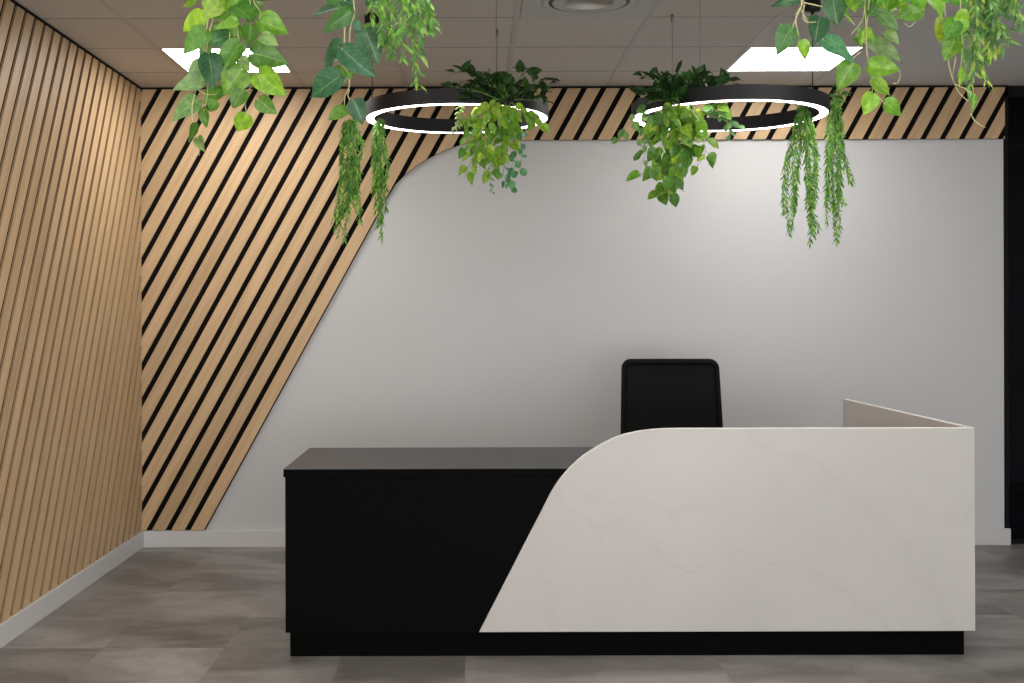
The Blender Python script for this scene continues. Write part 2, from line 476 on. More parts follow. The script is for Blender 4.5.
# gap centres: at image height 175 -> x = 152 + 19.26k
zr = ZC-(175-CY)*PX; xr = (152-CX)*PX
ZB = 0.1005; ZT = H-0.014
def zpx(py): return ZC-(py-CY)*PX
def xpx(px): return (px-CX)*PX
YF = YW-0.022
curve_px = [(389.8,194.5),(396.3,183.8),(405,175.2),(417,165.8),(431.5,157.3),(445,150.8),(458,146),(471,142.8),(485,141.2),(500,140.6)]
ZH = zpx(140.6)
curve = [(xpx(x),zpx(y)) for x,y in curve_px]
# boundary line of the big slanted edge
kx, kz = curve[0]
x_bot = kx-SL*(kz-ZB)
outline = [(WL,ZB),(x_bot,ZB)]+curve+[(XE,ZH),(XE,ZT),(WL,ZT)]
# split outline region into convex pieces: left of slant, and above the curve (slices)
def region_clip(poly):
    """clip a convex poly by the panel outline; returns list of convex polys"""
    out = []
    base = clip_poly(clip_poly(poly, -1,0,-WL), 1,0,XE)
    base = clip_poly(clip_poly(base, 0,-1,-ZB), 0,1,ZT)
    # piece A: below kz, left of the slanted edge
    a = clip_poly(clip_poly(base, 0,1,kz), 1,-SL, x_bot-SL*ZB)
    if len(a) >= 3: out.append(a)
    # pieces above kz, horizontally sliced by the curve heights
    zs = [kz]+[c[1] for c in curve[1:]]
    for i in range(len(zs)-1):
        p = clip_poly(clip_poly(base, 0,-1,-zs[i]), 0,1,zs[i+1])
        (xa,za),(xb,zb) = curve[i],curve[i+1]
        # right limit line through the two points
        dx,dz = xb-xa, zb-za
        p = clip_poly(p, dz, -dx, dz*xa-dx*za)
        if len(p) >= 3: out.append(p)
    p = clip_poly(base, 0,-1,-ZH)
    if len(p) >= 3: out.append(p)
    return out
def merge_slat(k):
    """one polygon per slat: union done by walking the outline analytically (slat is convex strip)"""
    return None
polys = []
for k in range(-14, 60):
    xa = xr+PITCH*k+GAP/2; xb = xr+PITCH*(k+1)-GAP/2
    strip = [(xa+SL*(0-zr),0),(xb+SL*(0-zr),0),(xb+SL*(3-zr),3),(xa+SL*(3-zr),3)]
    for p in region_clip(strip): polys.append((p,k))
t = thing('slatted_wall_panel', 'diagonal oak slats with black gaps on the back wall, cut to a sweeping curve', 'wall panel', (0,YW,ZB))
bm = slat_mesh(polys, lambda s,z: (s,YF-YW,z-ZB), Vector((0,0.012,0)), 5)
bmesh.ops.remove_doubles(bm, verts=bm.verts, dist=1e-5)
mesh_obj('slats', bm, [M['oak'],M['oak_edge_shaded']], t)
bm = bmesh.new()
prism_xz(bm, [(x,z-ZB) for x,z in outline], YF-YW+0.0115, -0.0005)
bmesh.ops.recalc_face_normals(bm, faces=bm.faces)
mesh_obj('backing', bm, M['black_felt'], t)

# left wall
PL = 0.1142; GL = 0.033
polys = []
s0 = 4.692
for k in range(-75, 30):
    a = s0+PL*k+GL/2-SL*0; b = s0+PL*(k+1)-GL/2
    strip = [(a+SL*(0-ZC),0),(b+SL*(0-ZC),0),(b+SL*(3-ZC),3),(a+SL*(3-ZC),3)]
    p = clip_poly(clip_poly(strip, -1,0,-(Y_F+0.1)), 1,0,YF-0.001)
    p = clip_poly(clip_poly(p, 0,-1,-ZB), 0,1,ZT-0.002)
    if len(p)>=3: polys.append((p,k))
t = thing('slatted_wall_panel', 'leaning oak slats covering the whole left wall', 'wall panel', (WL,2.0,ZB))
bm = slat_mesh(polys, lambda s,z: (XL-WL,s-2.0,z-ZB), Vector((-0.0097,0,0)), 8)
mesh_obj('slats', bm, [M['oak'],M['oak_edge_shaded']], t)
bm = bmesh.new(); box(bm, 0.0005, XL-WL-0.0095, Y_F+0.1-2.0, YF-2.0+0.02, 0.0, ZT-ZB); mesh_obj('backing', bm, M['black_felt'], t)

# ------------------------------------------------------------------ reception desk
YD = 4.73
def dx(px): return (px-CX)*YD/F
def dz(py): return ZC-(py-CY)*YD/F
desk = thing('reception_desk', 'black and pale marble L-shaped reception desk with a curved front panel', 'desk', (0.63,YD,0))
def dl(v): return (v[0]-0.63, v[1]-YD, v[2])
def dbox(bm, x0,x1,y0,y1,z0,z1,bev=0.0015,mi=0): box(bm, x0-0.63,x1-0.63,y0-YD,y1-YD,z0,z1,mi,bev,1)
ZBOT = dz(632.3); ZTOP = dz(469.2); ZMAR = dz(428.8)
XD0, XD1 = dx(285), dx(974.5)
bm = bmesh.new(); dbox(bm, dx(286.8)-0.012, 1.99, YD+0.021, YD+0.045, ZBOT-0.006, ZTOP-0.034); mesh_obj('front_panel', bm, M['desk_black'], desk)
bm = bmesh.new(); dbox(bm, dx(286.8)-0.012, dx(286.8)+0.013, YD+0.0455, 5.49, ZBOT-0.006, ZTOP-0.034); mesh_obj('side_panel', bm, M['desk_black'], desk)
bm = bmesh.new()
dbox(bm, XD0-0.012, 1.985, YD+0.0205, 5.51, ZTOP-0.034, ZTOP, 0.002)
dbox(bm, 1.37, 1.985, 5.511, 6.27, ZTOP-0.034, ZTOP, 0.002)
bm.normal_update()
for f in bm.faces: f.material_index = 0 if f.normal.z > 0.7 else 1
mesh_obj('worktop', bm, [M['desk_top'],M['desk_black']], desk)
bm = bmesh.new()
dbox(bm, -0.738, 1.984, YD+0.035, YD+0.055, 0, ZBOT-0.006)
dbox(bm, -0.738, -0.718, YD+0.0555, 5.45, 0, ZBOT-0.006)
dbox(bm, 1.96, 1.984, YD+0.0555, 6.25, 0, ZBOT-0.006)
mesh_obj('plinth', bm, M['plinth_black'], desk)
bm = bmesh.new()
dbox(bm, 1.39, 1.92, 6.22, 6.245, 0.0, ZTOP-0.034)
mesh_obj('end_panel', bm, M['desk_black'], desk)
# inner divider panels carrying the worktop
for x in (0.20, 1.39):
    bm = bmesh.new(); dbox(bm, x, x+0.025, YD+0.05, 5.40, 0.0, ZTOP-0.034); mesh_obj('divider', bm, M['desk_black'], desk)
# marble front: slanted straight edge sweeping into the top
pts = [(478.6,632.3),(550.5,492.8),(558,481),(566.6,470.8),(574.5,463),(582.7,456),(591,450.5),(598.8,445.8),(607,441.4),(615,437.7),(623,434.8),(631,433.0),(640,431.2),(650,430.0),(663,429.1),(680,428.8)]
out = [(dx(a),dz(b)) for a,b in pts]
out = [(x,max(z,ZBOT)) for x,z in out]
out[0] = (out[0][0], ZBOT)
sm = catmull([(x,0,z) for x,z in out[1:]], 3)
poly = [out[0]]+[(v.x,v.z) for v in sm]+[(XD1,ZMAR),(XD1,ZBOT)]
bm = bmesh.new()
fs = prism_xz(bm, [(x-0.63,z) for x,z in poly], 0, 0.020)
for f in fs[2:]: f.material_index = 1
bmesh.ops.recalc_face_normals(bm, faces=bm.faces)
es = [e for e in bm.edges if all(abs(v.co.y) < 1e-6 for v in e.verts)]
r = bmesh.ops.bevel(bm, geom=es, offset=0.0022, segments=1, affect='EDGES')
for f in r['faces']: f.material_index = 1
mesh_obj('marble_front', bm, [M['marble'],M['marble_edge_highlight']], desk)
# marble return on the right side, a shallow slope matching the photo
bm = bmesh.new()
box(bm, XD1-0.022-0.63, XD1-0.63, 0.0205, 1.61, ZBOT, ZMAR, 0, 0.002, 1)
bm.normal_update()
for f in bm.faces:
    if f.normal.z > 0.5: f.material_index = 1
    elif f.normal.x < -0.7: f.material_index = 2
o = mesh_obj('marble_return', bm, [M['marble'],M['marble_edge_highlight'],M['marble_inner_lit']], desk)

# ------------------------------------------------------------------ office chair
CHX, CHY = 1.032, 5.82
ch = thing('office_chair', 'black mesh-back swivel office chair behind the reception desk', 'chair', (CHX,CHY,0), math.radians(-1.5))
def rrect(w, h, r, n=6, top=None):
    pts = []
    for cx_,cz_,a0 in ((w/2-r,h/2-r,0),(-w/2+r,h/2-r,90),(-w/2+r,-h/2+r,180),(w/2-r,-h/2+r,270)):
        for k in range(n+1):
            a = math.radians(a0+90*k/n); pts.append((cx_+r*math.cos(a), cz_+r*math.sin(a)))
    return pts
def taper(x,z,h):  # wider towards the bottom, arched top
    t = (z+h/2)/h
    return x*(1.045-0.045*t*1.6), z + (0.012*(1-(x/0.25)**2) if t > 0.9 else 0)
BW, BH = 0.522, 0.60
def back_pt(x, z, yoff):   # reclined and curved shell
    x, z = taper(x, z, BH)
    zz = z+BH/2
    return Vector((x, 0.27 + zz*0.22 + 0.02*math.cos(zz*6) - 0.05*(1-(x/0.26)**2)*-1*0.4 + yoff, 0.555+zz*0.975))
outer = rrect(BW,BH,0.045); inner = rrect(BW-0.042,BH-0.05,0.03)
bm = bmesh.new()
ra = [bm.verts.new(back_pt(x,z,0)) for x,z in outer]; rb = [bm.verts.new(back_pt(x,z,0)) for x,z in inner]
rc = [bm.verts.new(back_pt(x,z,0.028)) for x,z in outer]; rd = [bm.verts.new(back_pt(x,z,0.028)) for x,z in inner]
n = len(outer)
for i in range(n):
    j = (i+1)%n
    bm.faces.new((ra[i],ra[j],rb[j],rb[i])); bm.faces.new((rc[j],rc[i],rd[i],rd[j]))
    bm.faces.new((ra[j],ra[i],rc[i],rc[j])); bm.faces.new((rb[i],rb[j],rd[j],rd[i]))
bmesh.ops.recalc_face_normals(bm, faces=bm.faces)
back = mesh_obj('backrest', bm, M['chair_plastic'], ch)
bv = back.modifiers.new('bevel','BEVEL'); bv.width = 0.005; bv.segments = 2; bv.limit_method = 'ANGLE'
bm = bmesh.new()
nx, nz = 14, 16; g = []
for j in range(nz+1):
    row = []
    for i in range(nx+1):
        x = (i/nx-0.5)*(BW-0.036); z = (j/nz-0.5)*(BH-0.044)
        row.append(bm.verts.new(back_pt(x,z,0.012)))
    g.append(row)
for j in range(nz):
    for i in range(nx): bm.faces.new((g[j][i],g[j][i+1],g[j+1][i+1],g[j+1][i])).smooth = True
mo = mesh_obj('mesh_panel', bm, M['chair_mesh'], back)
sm_ = mo.modifiers.new('solid','SOLIDIFY'); sm_.thickness = 0.003
bm = bmesh.new()
vs = rrect(0.50,0.48,0.09,6)
a = [bm.verts.new((x,y,0.455)) for x,y in vs]; b_ = [bm.verts.new((x,y,0.515+0.012*(1-(x/0.25)**2))) for x,y in vs]
n = len(vs)
for i in range(n): bm.faces.new((a[i],a[(i+1)%n],b_[(i+1)%n],b_[i]))
bm.faces.new(a[::-1]); bm.faces.new(b_)
so = mesh_obj('seat', bm, M['chair_mesh'], ch); bv = so.modifiers.new('bevel','BEVEL'); bv.width = 0.018; bv.segments = 3; bv.limit_method = 'ANGLE'
bm = bmesh.new(); tube(bm, catmull([(0,0.05,0.43),(0,0.24,0.43),(0,0.315,0.50),(0,0.36,0.68)],6), 0.022, 10); box(bm,-0.09,0.09,-0.11,0.11,0.415,0.454,0,0.006,2); mesh_obj('back_support', bm, M['chair_plastic'], ch)
bm = bmesh.new(); lathe(bm, [(0.03,0.075),(0.03,0.24),(0.017,0.245),(0.017,0.42)], 20); mesh_obj('gas_lift', bm, M['chair_plastic'], ch)
base = bmesh.new(); lathe(base, [(0.045,0.075),(0.045,0.12),(0.03,0.13)], 20)
for k in range(5):
    a = 2*PI*k/5+0.3
    tube(base, [(0.03*math.cos(a),0.03*math.sin(a),0.098),(0.29*math.cos(a),0.29*math.sin(a),0.077)], 0.020, 8, 0, 0.013)
base_o = mesh_obj('star_base', base, M['chair_plastic'], ch)
for k in range(5):
    a = 2*PI*k/5+0.3
    bm = bmesh.new()
    for s in (-1,1):
        lathe(bm, [(0.0,-0.010),(0.027,-0.010),(0.030,-0.006),(0.030,0.006),(0.027,0.010),(0.0,0.010)], 18, (0,0,s*0.014))
    bmesh.ops.rotate(bm, verts=bm.verts, matrix=Matrix.Rotation(PI/2,3,'X'))
    tube(bm, [(0,0,0.0),(0,0,0.055)], 0.008, 8)
    bmesh.ops.translate(bm, verts=bm.verts, vec=(0.285*math.cos(a),0.285*math.sin(a),0.0305))
    mesh_obj('caster', bm, M['chair_plastic'], base_o)

# ------------------------------------------------------------------ ring lamps
RR = 0.41
def ring_lamp(cx, cy, z, h, label, wires, group, canopy):
    t = thing('ring_lamp', label, 'pendant lamp', (cx,cy,z), 0, group)
    wd = 0.047
    bm = bmesh.new()
    lathe(bm, [(RR-wd,0.0),(RR-wd,h),(RR,h),(RR,0.0),(RR-0.007,0.0),(RR-0.007,0.004),(RR-wd+0.007,0.004),(RR-wd+0.007,0.0)], 128, closed=True, smooth=False)
    bmesh.ops.recalc_face_normals(bm, faces=bm.faces)
    mesh_obj('housing', bm, M['lamp_black'], t)
    bm = bmesh.new()
    lathe(bm, [(RR-wd+0.0071,-0.0008),(RR-wd+0.0071,0.0038),(RR-0.0071,0.0038),(RR-0.0071,-0.0008)], 128, closed=True, smooth=False)
    bmesh.ops.recalc_face_normals(bm, faces=bm.faces)
    mesh_obj('light_strip', bm, M['ring_light'], t)
    for (ang, thick) in wires:
        a = math.radians(ang); x = (RR-wd/2)*math.cos(a); y = (RR-wd/2)*math.sin(a)
        bm = bmesh.new(); tube(bm, [(x,y,h),(x,y,H-z-0.003)], 0.0023 if thick else 0.0011, 6)
        wo = mesh_obj('power_cable' if thick else 'suspension_wire', bm, M['black_cable'] if thick else M['wire'], t)
        bm = bmesh.new()
        if thick: lathe(bm, [(0.0,H-z-0.001),(0.034,H-z-0.001),(0.034,H-z-0.05),(0.030,H-z-0.055),(0.008,H-z-0.056),(0.006,H-z-0.085),(0.0,H-z-0.086)][::-1], 24, (x,y,0))
        else: lathe(bm, [(0.0,H-z-0.001),(0.006,H-z-0.001),(0.006,H-z-0.034),(0.002,H-z-0.036),(0.0,H-z-0.036)][::-1], 12, (x,y,0))
        mesh_obj('canopy' if thick else 'wire_gripper', bm, M['lamp_black'] if thick else M['wire'], wo)
        if not thick:
            pass
    return t
R1 = (-0.065, 5.27, 2.250); R2 = (1.091, 5.00, 2.214)
R3 = (-0.36, 2.74, 2.270); R4 = (1.08, 2.74, 2.270)
ring_lamp(*R1, 0.062, 'black pendant ring lamp at left, in front of the diagonal slats', [(172,True),(61,False),(-64,False)], 'hanging ring lamps', True)
ring_lamp(*R2, 0.058, 'black pendant ring lamp at right, above the marble front of the desk', [(12,True),(118,False),(-119,False)], 'hanging ring lamps', True)
ring_lamp(*R3, 0.060, 'black pendant ring lamp above the left foreground greenery, out of the picture', [(172,True),(30,False),(-90,False)], 'hanging ring lamps', True)
ring_lamp(*R4, 0.060, 'black pendant ring lamp above the right foreground greenery, out of the picture', [(8,True),(150,False),(-90,False)], 'hanging ring lamps', True)

# ------------------------------------------------------------------ plants
class Plant:
    def __init__(s, seed):
        s.r = random.Random(seed)
        s.lb = bmesh.new(); s.uv = s.lb.loops.layers.uv.new('UVMap'); s.cl = s.lb.loops.layers.float_color.new('leafcol')
        s.sb = bmesh.new()
    def leaf(s, base, d, nrm, L, W, col, kind='heart', fold=0.25, curl=0.25):
        d = Vector(d).normalized(); nrm = Vector(nrm)
        nrm = (nrm - d*nrm.dot(d))
        if nrm.length < 1e-4: nrm = d.cross(Vector((1,0.2,0)))
        nrm.normalize(); side = d.cross(nrm).normalized()
        if kind == 'heart':
            prof = [(-0.10,0.30),(-0.05,0.62),(0.06,0.90),(0.22,1.0),(0.40,0.95),(0.58,0.76),(0.75,0.50),(0.89,0.22),(1.0,0.0)]
        elif kind == 'round':
            prof = [(0.0,0.25),(0.12,0.70),(0.35,1.0),(0.60,0.97),(0.82,0.65),(1.0,0.10)]
        else:
            prof = [(0.0,0.10),(0.2,0.75),(0.45,1.0),(0.7,0.72),(1.0,0.0)]
        us = (-1,-0.5,0,0.5,1) if kind != 'narrow' else (-1,0,1)
        rows = []
        sk = s.r.uniform(-0.12,0.12)
        for (t,w) in prof:
            row = []
            for u in us:
                tt = t if not (kind == 'heart' and t < 0.05 and u == 0) else max(t, 0.0)
                if kind == 'heart' and t < 0 and u == 0: tt = 0.02 + t*0.1
                x = u*w*W/2
                up = fold*abs(x) - curl*L*max(tt,0)**2*0.5 + 0.04*L*math.sin(tt*7+u*2.0+sk*20)*abs(u)
                row.append(s.lb.verts.new(Vector(base) + d*(tt*L) + side*(x+sk*L*tt*tt) + nrm*up))
            rows.append(row)
        c = (*col,1)
        vv = s.r.uniform(0,5)
        for i in range(len(rows)-1):
            for k in range(len(us)-1):
                try: f = s.lb.faces.new((rows[i][k],rows[i][k+1],rows[i+1][k+1],rows[i+1][k]))
                except ValueError: continue
                f.smooth = True
                for lp,(uu,tt) in zip(f.loops, ((us[k],prof[i][0]),(us[k+1],prof[i][0]),(us[k+1],prof[i+1][0]),(us[k],prof[i+1][0]))):
                    lp[s.uv].uv = (uu/2+0.5, tt+0*vv); lp[s.cl] = c
    def col(s, pal):
        a = s.r.choice(pal); j = s.r.uniform(0.82,1.2)
        return tuple(max(0.0,min(1.0,c*j*s.r.uniform(0.95,1.05))) for c in a)
    def stem(s, pts, r=0.0016, r2=0.0008, per=6):
        c = catmull(pts, per); tube(s.sb, c, r, 5, 0, r2); return c
    def px_leaf(s, bx, by, tx, ty, w, Y, col, tilt=None, fold=0.3, curl=0.25, dy=None, anchor=None):
        """leaf with its stalk end and tip where the photo shows them, at depth Y"""
        j = s.r.uniform(-0.03,0.03) if dy is None else dy
        B = at(bx,by,Y+j); T = at(tx,ty,Y+j-0.02*s.r.uniform(-1,1.6))
        d = T-B; L = d.length
        t = tilt or (s.r.uniform(-0.35,0.35), s.r.uniform(-0.2,0.5))
        s.leaf(B, d, Vector((t[0],-1,t[1])), L, 1.1*w*Y/F, col, 'heart', fold, curl)
        return B
    def vine(s, pts, pal, n, L, W, kind='heart', spread=1.0, jitter=0.012, petiole=0.02, up=0.0, face=0.6):
        c = s.stem(pts)
        # arc-length resample
        ds = [0]
        for i in range(1,len(c)): ds.append(ds[-1]+(c[i]-c[i-1]).length)
        tot = ds[-1]
        for k in range(n):
            a = tot*(k+0.5+s.r.uniform(-0.35,0.35))/n
            i = max(1, next((q for q in range(len(ds)) if ds[q] >= a), len(ds)-1))
            t = (a-ds[i-1])/max(1e-6,(ds[i]-ds[i-1])); p = c[i-1].lerp(c[i],t); tg = (c[i]-c[i-1]).normalized()
            sd = 1 if k%2 else -1
            out = Vector((sd*s.r.uniform(0.2,1.0), s.r.uniform(-0.9,0.5), s.r.uniform(-0.7,0.25)+up))*spread
            d = (out + tg*0.5 + Vector((0,0,-0.35+up))).normalized()
            q = p + out.normalized()*petiole*s.r.uniform(0.5,1.3)
            if petiole > 0.006: tube(s.sb, [p, q], 0.0009, 4)
            nr = Vector((s.r.uniform(-0.6,0.6), -face, s.r.uniform(0.0,0.9)))
            sc = s.r.uniform(0.7,1.12)
            s.leaf(q, d, nr, L*sc, W*sc, s.col(pal), kind, s.r.uniform(0.1,0.45), s.r.uniform(0,0.6))
        return c
    def sprig(s, pts, pal, n, L, W, jit=0.006):
        """trailing strand closely set with narrow leaves"""
        c = s.stem(pts, 0.0012, 0.0006)
        ds = [0]
        for i in range(1,len(c)): ds.append(ds[-1]+(c[i]-c[i-1]).length)
        tot = ds[-1]
        for k in range(n):
            a = tot*(k+0.5)/n
            i = max(1, next((q for q in range(len(ds)) if ds[q] >= a), len(ds)-1))
            t = (a-ds[i-1])/max(1e-6,(ds[i]-ds[i-1])); p = c[i-1].lerp(c[i],t); tg = (c[i]-c[i-1]).normalized()
            ang = k*2.4+s.r.uniform(-0.6,0.6)
            e = Vector((math.cos(ang), math.sin(ang), 0))
            d = (tg*s.r.uniform(0.75,1.5) + e*s.r.uniform(0.45,0.9)).normalized()
            nr = Vector((s.r.uniform(-0.8,0.8), s.r.uniform(-1,-0.2), s.r.uniform(0.1,1.0)))
            sc = s.r.uniform(0.7,1.15)
            s.leaf(p, d, nr, L*sc, W*sc, s.col(pal), 'narrow', 0.2, s.r.uniform(-0.3,0.5))
    def build(s, name, label, cat, loc, group=None, stem_mat='stem_green'):
        t = thing(name, label, cat, loc, 0, group)
        v = Vector(loc)
        for b in (s.lb, s.sb): bmesh.ops.translate(b, verts=b.verts, vec=-v)
        if len(s.sb.verts): mesh_obj('stems', s.sb, M[stem_mat], t)
        mesh_obj('foliage', s.lb, M['leaf'], t)
        return t

LIGHT = [(0.19,0.40,0.035),(0.15,0.34,0.03),(0.24,0.45,0.04),(0.13,0.31,0.04)]
MID = [(0.10,0.27,0.03),(0.08,0.22,0.03),(0.14,0.31,0.04)]
DARK = [(0.045,0.16,0.045),(0.035,0.12,0.05),(0.07,0.20,0.05)]
DEEP_SHADED = [(0.016,0.062,0.014),(0.022,0.08,0.018),(0.035,0.11,0.02),(0.012,0.045,0.012)]  # upper clump leaves; their backlit shade is put into these greens
BLUE = [(0.06,0.19,0.10),(0.05,0.16,0.09),(0.09,0.24,0.12)]
PALE = [(0.22,0.36,0.13),(0.18,0.34,0.11)]
YELL = [(0.36,0.52,0.04),(0.28,0.47,0.04),(0.22,0.42,0.04)]

# --- foreground left pothos (hangs from the near ring)
Y3 = 3.02
def c4(x,y,ox,oy,s): return ox+x/s, oy+y/s
def fg(plant, lst, ox, oy, s, Y, pals):
    for it in lst:
        bx,by,tx,ty,w,pal = it[:6]
        a = c4(bx,by,ox,oy,s); b = c4(tx,ty,ox,oy,s)
        plant.px_leaf(a[0],a[1],b[0],b[1],w/s,Y,plant.col(pals[pal]), *it[6:])
PAL = dict(l=LIGHT,m=MID,d=DARK,b=BLUE,p=PALE,y=YELL)
def stems_px(plant, lst, ox, oy, s, Y, r=0.0018):
    for st in lst:
        plant.stem([at(*c4(x,y,ox,oy,s), Y+0.01*math.sin(i*2)) for i,(x,y) in enumerate(st)], r, r*0.6)
p = Plant(11)
fg(p, [(190,60,98,132,78,'y'),(195,130,106,222,86,'l'),(188,340,52,366,78,'p'),(158,425,50,503,80,'p'),(162,532,116,600,46,'m'),(165,585,184,642,46,'p'),
       (185,462,207,538,46,'m'),(212,235,240,375,95,'d'),(345,185,258,305,112,'m'),(350,295,272,402,118,'l'),(430,85,556,132,100,'l'),(398,225,553,255,112,'m'),
       (425,312,532,412,102,'l'),(425,425,498,486,68,'m'),(372,488,336,566,76,'l'),(350,385,320,462,78,'m'),(262,380,190,440,80,'m'),(240,430,215,478,50,'l'),
       (255,15,190,75,80,'y'),(330,90,238,112,55,'y'),(320,20,400,80,90,'m'),(392,105,372,190,70,'m'),(300,150,206,186,80,'d'),(160,-5,94,16,46,'y'),
       (440,150,502,195,56,'p'),(230,60,300,10,80,'l'),(410,10,380,95,90,'m'),(300,60,330,150,60,'l'),(205,190,190,270,55,'p'),(330,110,320,190,60,'l'),
       (190,270,120,325,70,'p'),(260,255,215,330,70,'p'),(250,-60,330,10,90,'l'),(360,-50,300,20,90,'l'),(400,-40,470,0,60,'m'),(220,-20,280,50,100,'l'),
       (340,250,392,300,60,'p'),(280,320,350,300,60,'m'),(230,110,290,180,70,'m'),(350,40,410,10,80,'m'),(280,-10,240,60,80,'y')], 160,0,4.267, Y3, PAL)
stems_px(p, [[(260,-150),(235,0),(205,100),(190,220),(165,340),(140,450),(145,540),(165,610),(168,660)],
             [(330,-150),(340,0),(330,100),(345,200),(350,300),(360,400),(372,490)],
             [(400,-150),(400,-10),(430,45),(425,80)],[(280,-150),(255,0),(215,130),(200,250),(205,400),(190,470)],
             [(380,-150),(390,60),(385,150),(440,160)],[(345,200),(400,230)],[(340,390),(380,380),(425,330),(435,420)],[(165,380),(200,400),(240,400)],
             [(300,-150),(310,40),(300,160),(320,260),(350,300)]], 160,0,4.267, Y3)
p.build('trailing_pothos', 'bright green trailing plant with heart-shaped leaves in front of the left ceiling light', 'hanging plant', at(232,-60,Y3), None, 'stem')

# --- dark pothos beside it
Y3b = 3.10
p = Plant(12)
fg(p, [(275,48,72,42,100,'d',(0.0,0.9),0.6,0.5),(270,60,118,160,90,'d',(0.2,-0.2)),(222,225,126,368,105,'b'),(232,262,388,418,118,'b'),(210,398,56,520,148,'b'),
       (350,165,425,335,130,'d'),(345,150,478,235,90,'m'),(215,345,245,425,55,'m'),(245,572,155,630,78,'l'),(285,530,345,645,95,'b'),(155,-5,225,30,50,'d'),
       (240,0,285,35,60,'d'),(300,110,315,190,40,'b'),(330,255,300,300,50,'b'),(265,380,275,415,35,'m'),(205,240,225,340,60,'d'),(360,30,420,-10,60,'d')], 300,0,5.253, Y3b, PAL)
stems_px(p, [[(275,-150),(285,0),(290,70),(268,150),(262,250),(240,300)],[(240,-140),(240,60),(238,180),(230,280),(218,330),(255,385),(235,430),(210,455)],
             [(225,250),(220,320),(255,380),(262,450),(240,500),(235,560)],[(262,470),(255,500),(275,535),(290,540)],[(290,70),(300,130),(350,170)]], 300,0,5.253, Y3b, 0.0022)
p.build('trailing_pothos', 'dark green trailing plant with large leaves left of the left ring lamp', 'hanging plant', at(352,-40,Y3b), None, 'stem')

# --- willow-like strands next to it
WG = [(0.14,0.34,0.06),(0.20,0.44,0.07),(0.10,0.26,0.06),(0.30,0.52,0.10)]
p = Plant(13)
rr = p.r
for (x0,x1,y1,n) in [(368,374,28,14),(376,384,22,16),(384,381,45,20),(390,388,60,22),(396,392,62,22),(402,398,48,20),(404,404,66,24),(410,418,90,40),(416,422,62,30),(420,430,36,24),(424,436,34,24),(412,412,40,22)]:
    yy = Y3b-0.02+rr.uniform(-0.06,0.06)
    p.sprig([at(x0,-36,yy),at(x0+(x1-x0)*0.5+rr.uniform(-2,2),(y1-38)*0.5,yy),at(x1,y1-6,yy)], WG, n+8, 0.034, 0.0095)
p.build('trailing_willow_fern', 'fine-leaved green trailing strands right of the dark-leaved plant at the top', 'hanging plant', at(402,-38,Y3b), None)

# --- fine strands on ring lamps
RG = [(0.12,0.34,0.06),(0.17,0.42,0.06),(0.08,0.25,0.05),(0.34,0.55,0.10),(0.22,0.46,0.07)]
def fine(seed, strands, Y, label, top):
    p = Plant(seed)
    for (pts, n) in strands:
        yy = Y + p.r.uniform(-0.03,0.03)
        for rep in range(2):
            dxr = p.r.uniform(-4,4)*rep; yy = Y + p.r.uniform(-0.04,0.04)
            m = len(pts)-1
            p.sprig([at(x+dxr*(i/m)+p.r.uniform(-1.5,1.5),pts[0][1]+(y-pts[0][1])*(1-0.22*rep*p.r.random()),yy) for i,(x,y) in enumerate(pts)], RG, int(n*0.8), 0.030, 0.0078)
    p.build('trailing_rosemary_fern', label, 'hanging plant', at(*top,Y), None)
fine(21, [([(348,119),(343,150),(340,200),(337,228)],95),([(350,118),(350,160),(347,205),(344,242)],105),([(355,118),(357,150),(353,190),(357,208)],85),([(346,119),(341,150),(345,190),(338,236)],95),
          ([(353,118),(361,150),(356,180),(360,222)],90),([(352,118),(347,140),(352,175),(349,218)],90),([(350,118),(355,150),(360,170),(358,196)],80)], 5.20,
     'longer fine-leaved green strand hanging outside the left end of the left ring lamp', (350,112))
fine(22, [([(377,118),(376,150),(374,180),(377,210)],85),([(379,117),(381,150),(380,190),(382,240)],105),([(382,118),(384,150),(386,172),(378,200)],80),([(380,118),(378,140),(382,180),(386,212)],85),([(376,120),(374,150),(379,190),(376,226)],85)], 5.30,
     'fine-leaved green strand hanging through the left end of the left ring lamp', (378,112))
fine(23, [([(800,112),(795,140),(788,180),(789,235)],100),([(803,112),(800,150),(795,190),(791,230)],95),([(806,112),(808,150),(812,190),(810,244)],110),([(808,112),(812,140),(816,180),(808,225)],90),
          ([(803,112),(806,150),(806,190),(815,236)],95),([(801,112),(798,140),(792,170),(793,215)],85),([(806,110),(814,130),(818,170),(814,205)],70)], 4.98,
     'fine-leaved green strand hanging inside the right end of the right ring lamp', (804,106))
fine(24, [([(834,98),(832,140),(826,190),(827,225)],100),([(836,98),(834,150),(832,190),(836,244)],110),([(838,98),(842,140),(846,165),(852,186)],70),([(838,98),(841,140),(838,190),(842,232)],100),([(834,100),(830,130),(828,170),(831,210)],85),
          ([(836,100),(837,150),(841,185),(838,215)],90)], 5.02,
     'fine-leaved green strand hanging outside the right end of the right ring lamp', (836,92))
# tufts the strands grow from
for (sd, x, y, Y, lab) in ((31, 837, 96, 5.02, 'small dark leafy tuft outside the right end of the right ring lamp'), (32, 803, 106, 5.00, 'small dark leafy tuft inside the right end of the right ring lamp')):
    p = Plant(sd)
    for k in range(11):
        a = p.r.uniform(0, 2*PI)
        e = (x+9*math.cos(a)+ (4 if x > 820 else 0), y-3+9*math.sin(a))
        p.vine([at(x,y+6,Y), at((x+e[0])/2,(y+e[1])/2-2,Y), at(*e,Y+p.r.uniform(-0.04,0.04))], DARK+MID, 8, 0.016, 0.010, 'round', 1.0, petiole=0.004)
    p.build('leafy_tuft', lab, 'hanging plant', at(x,y,Y), None)

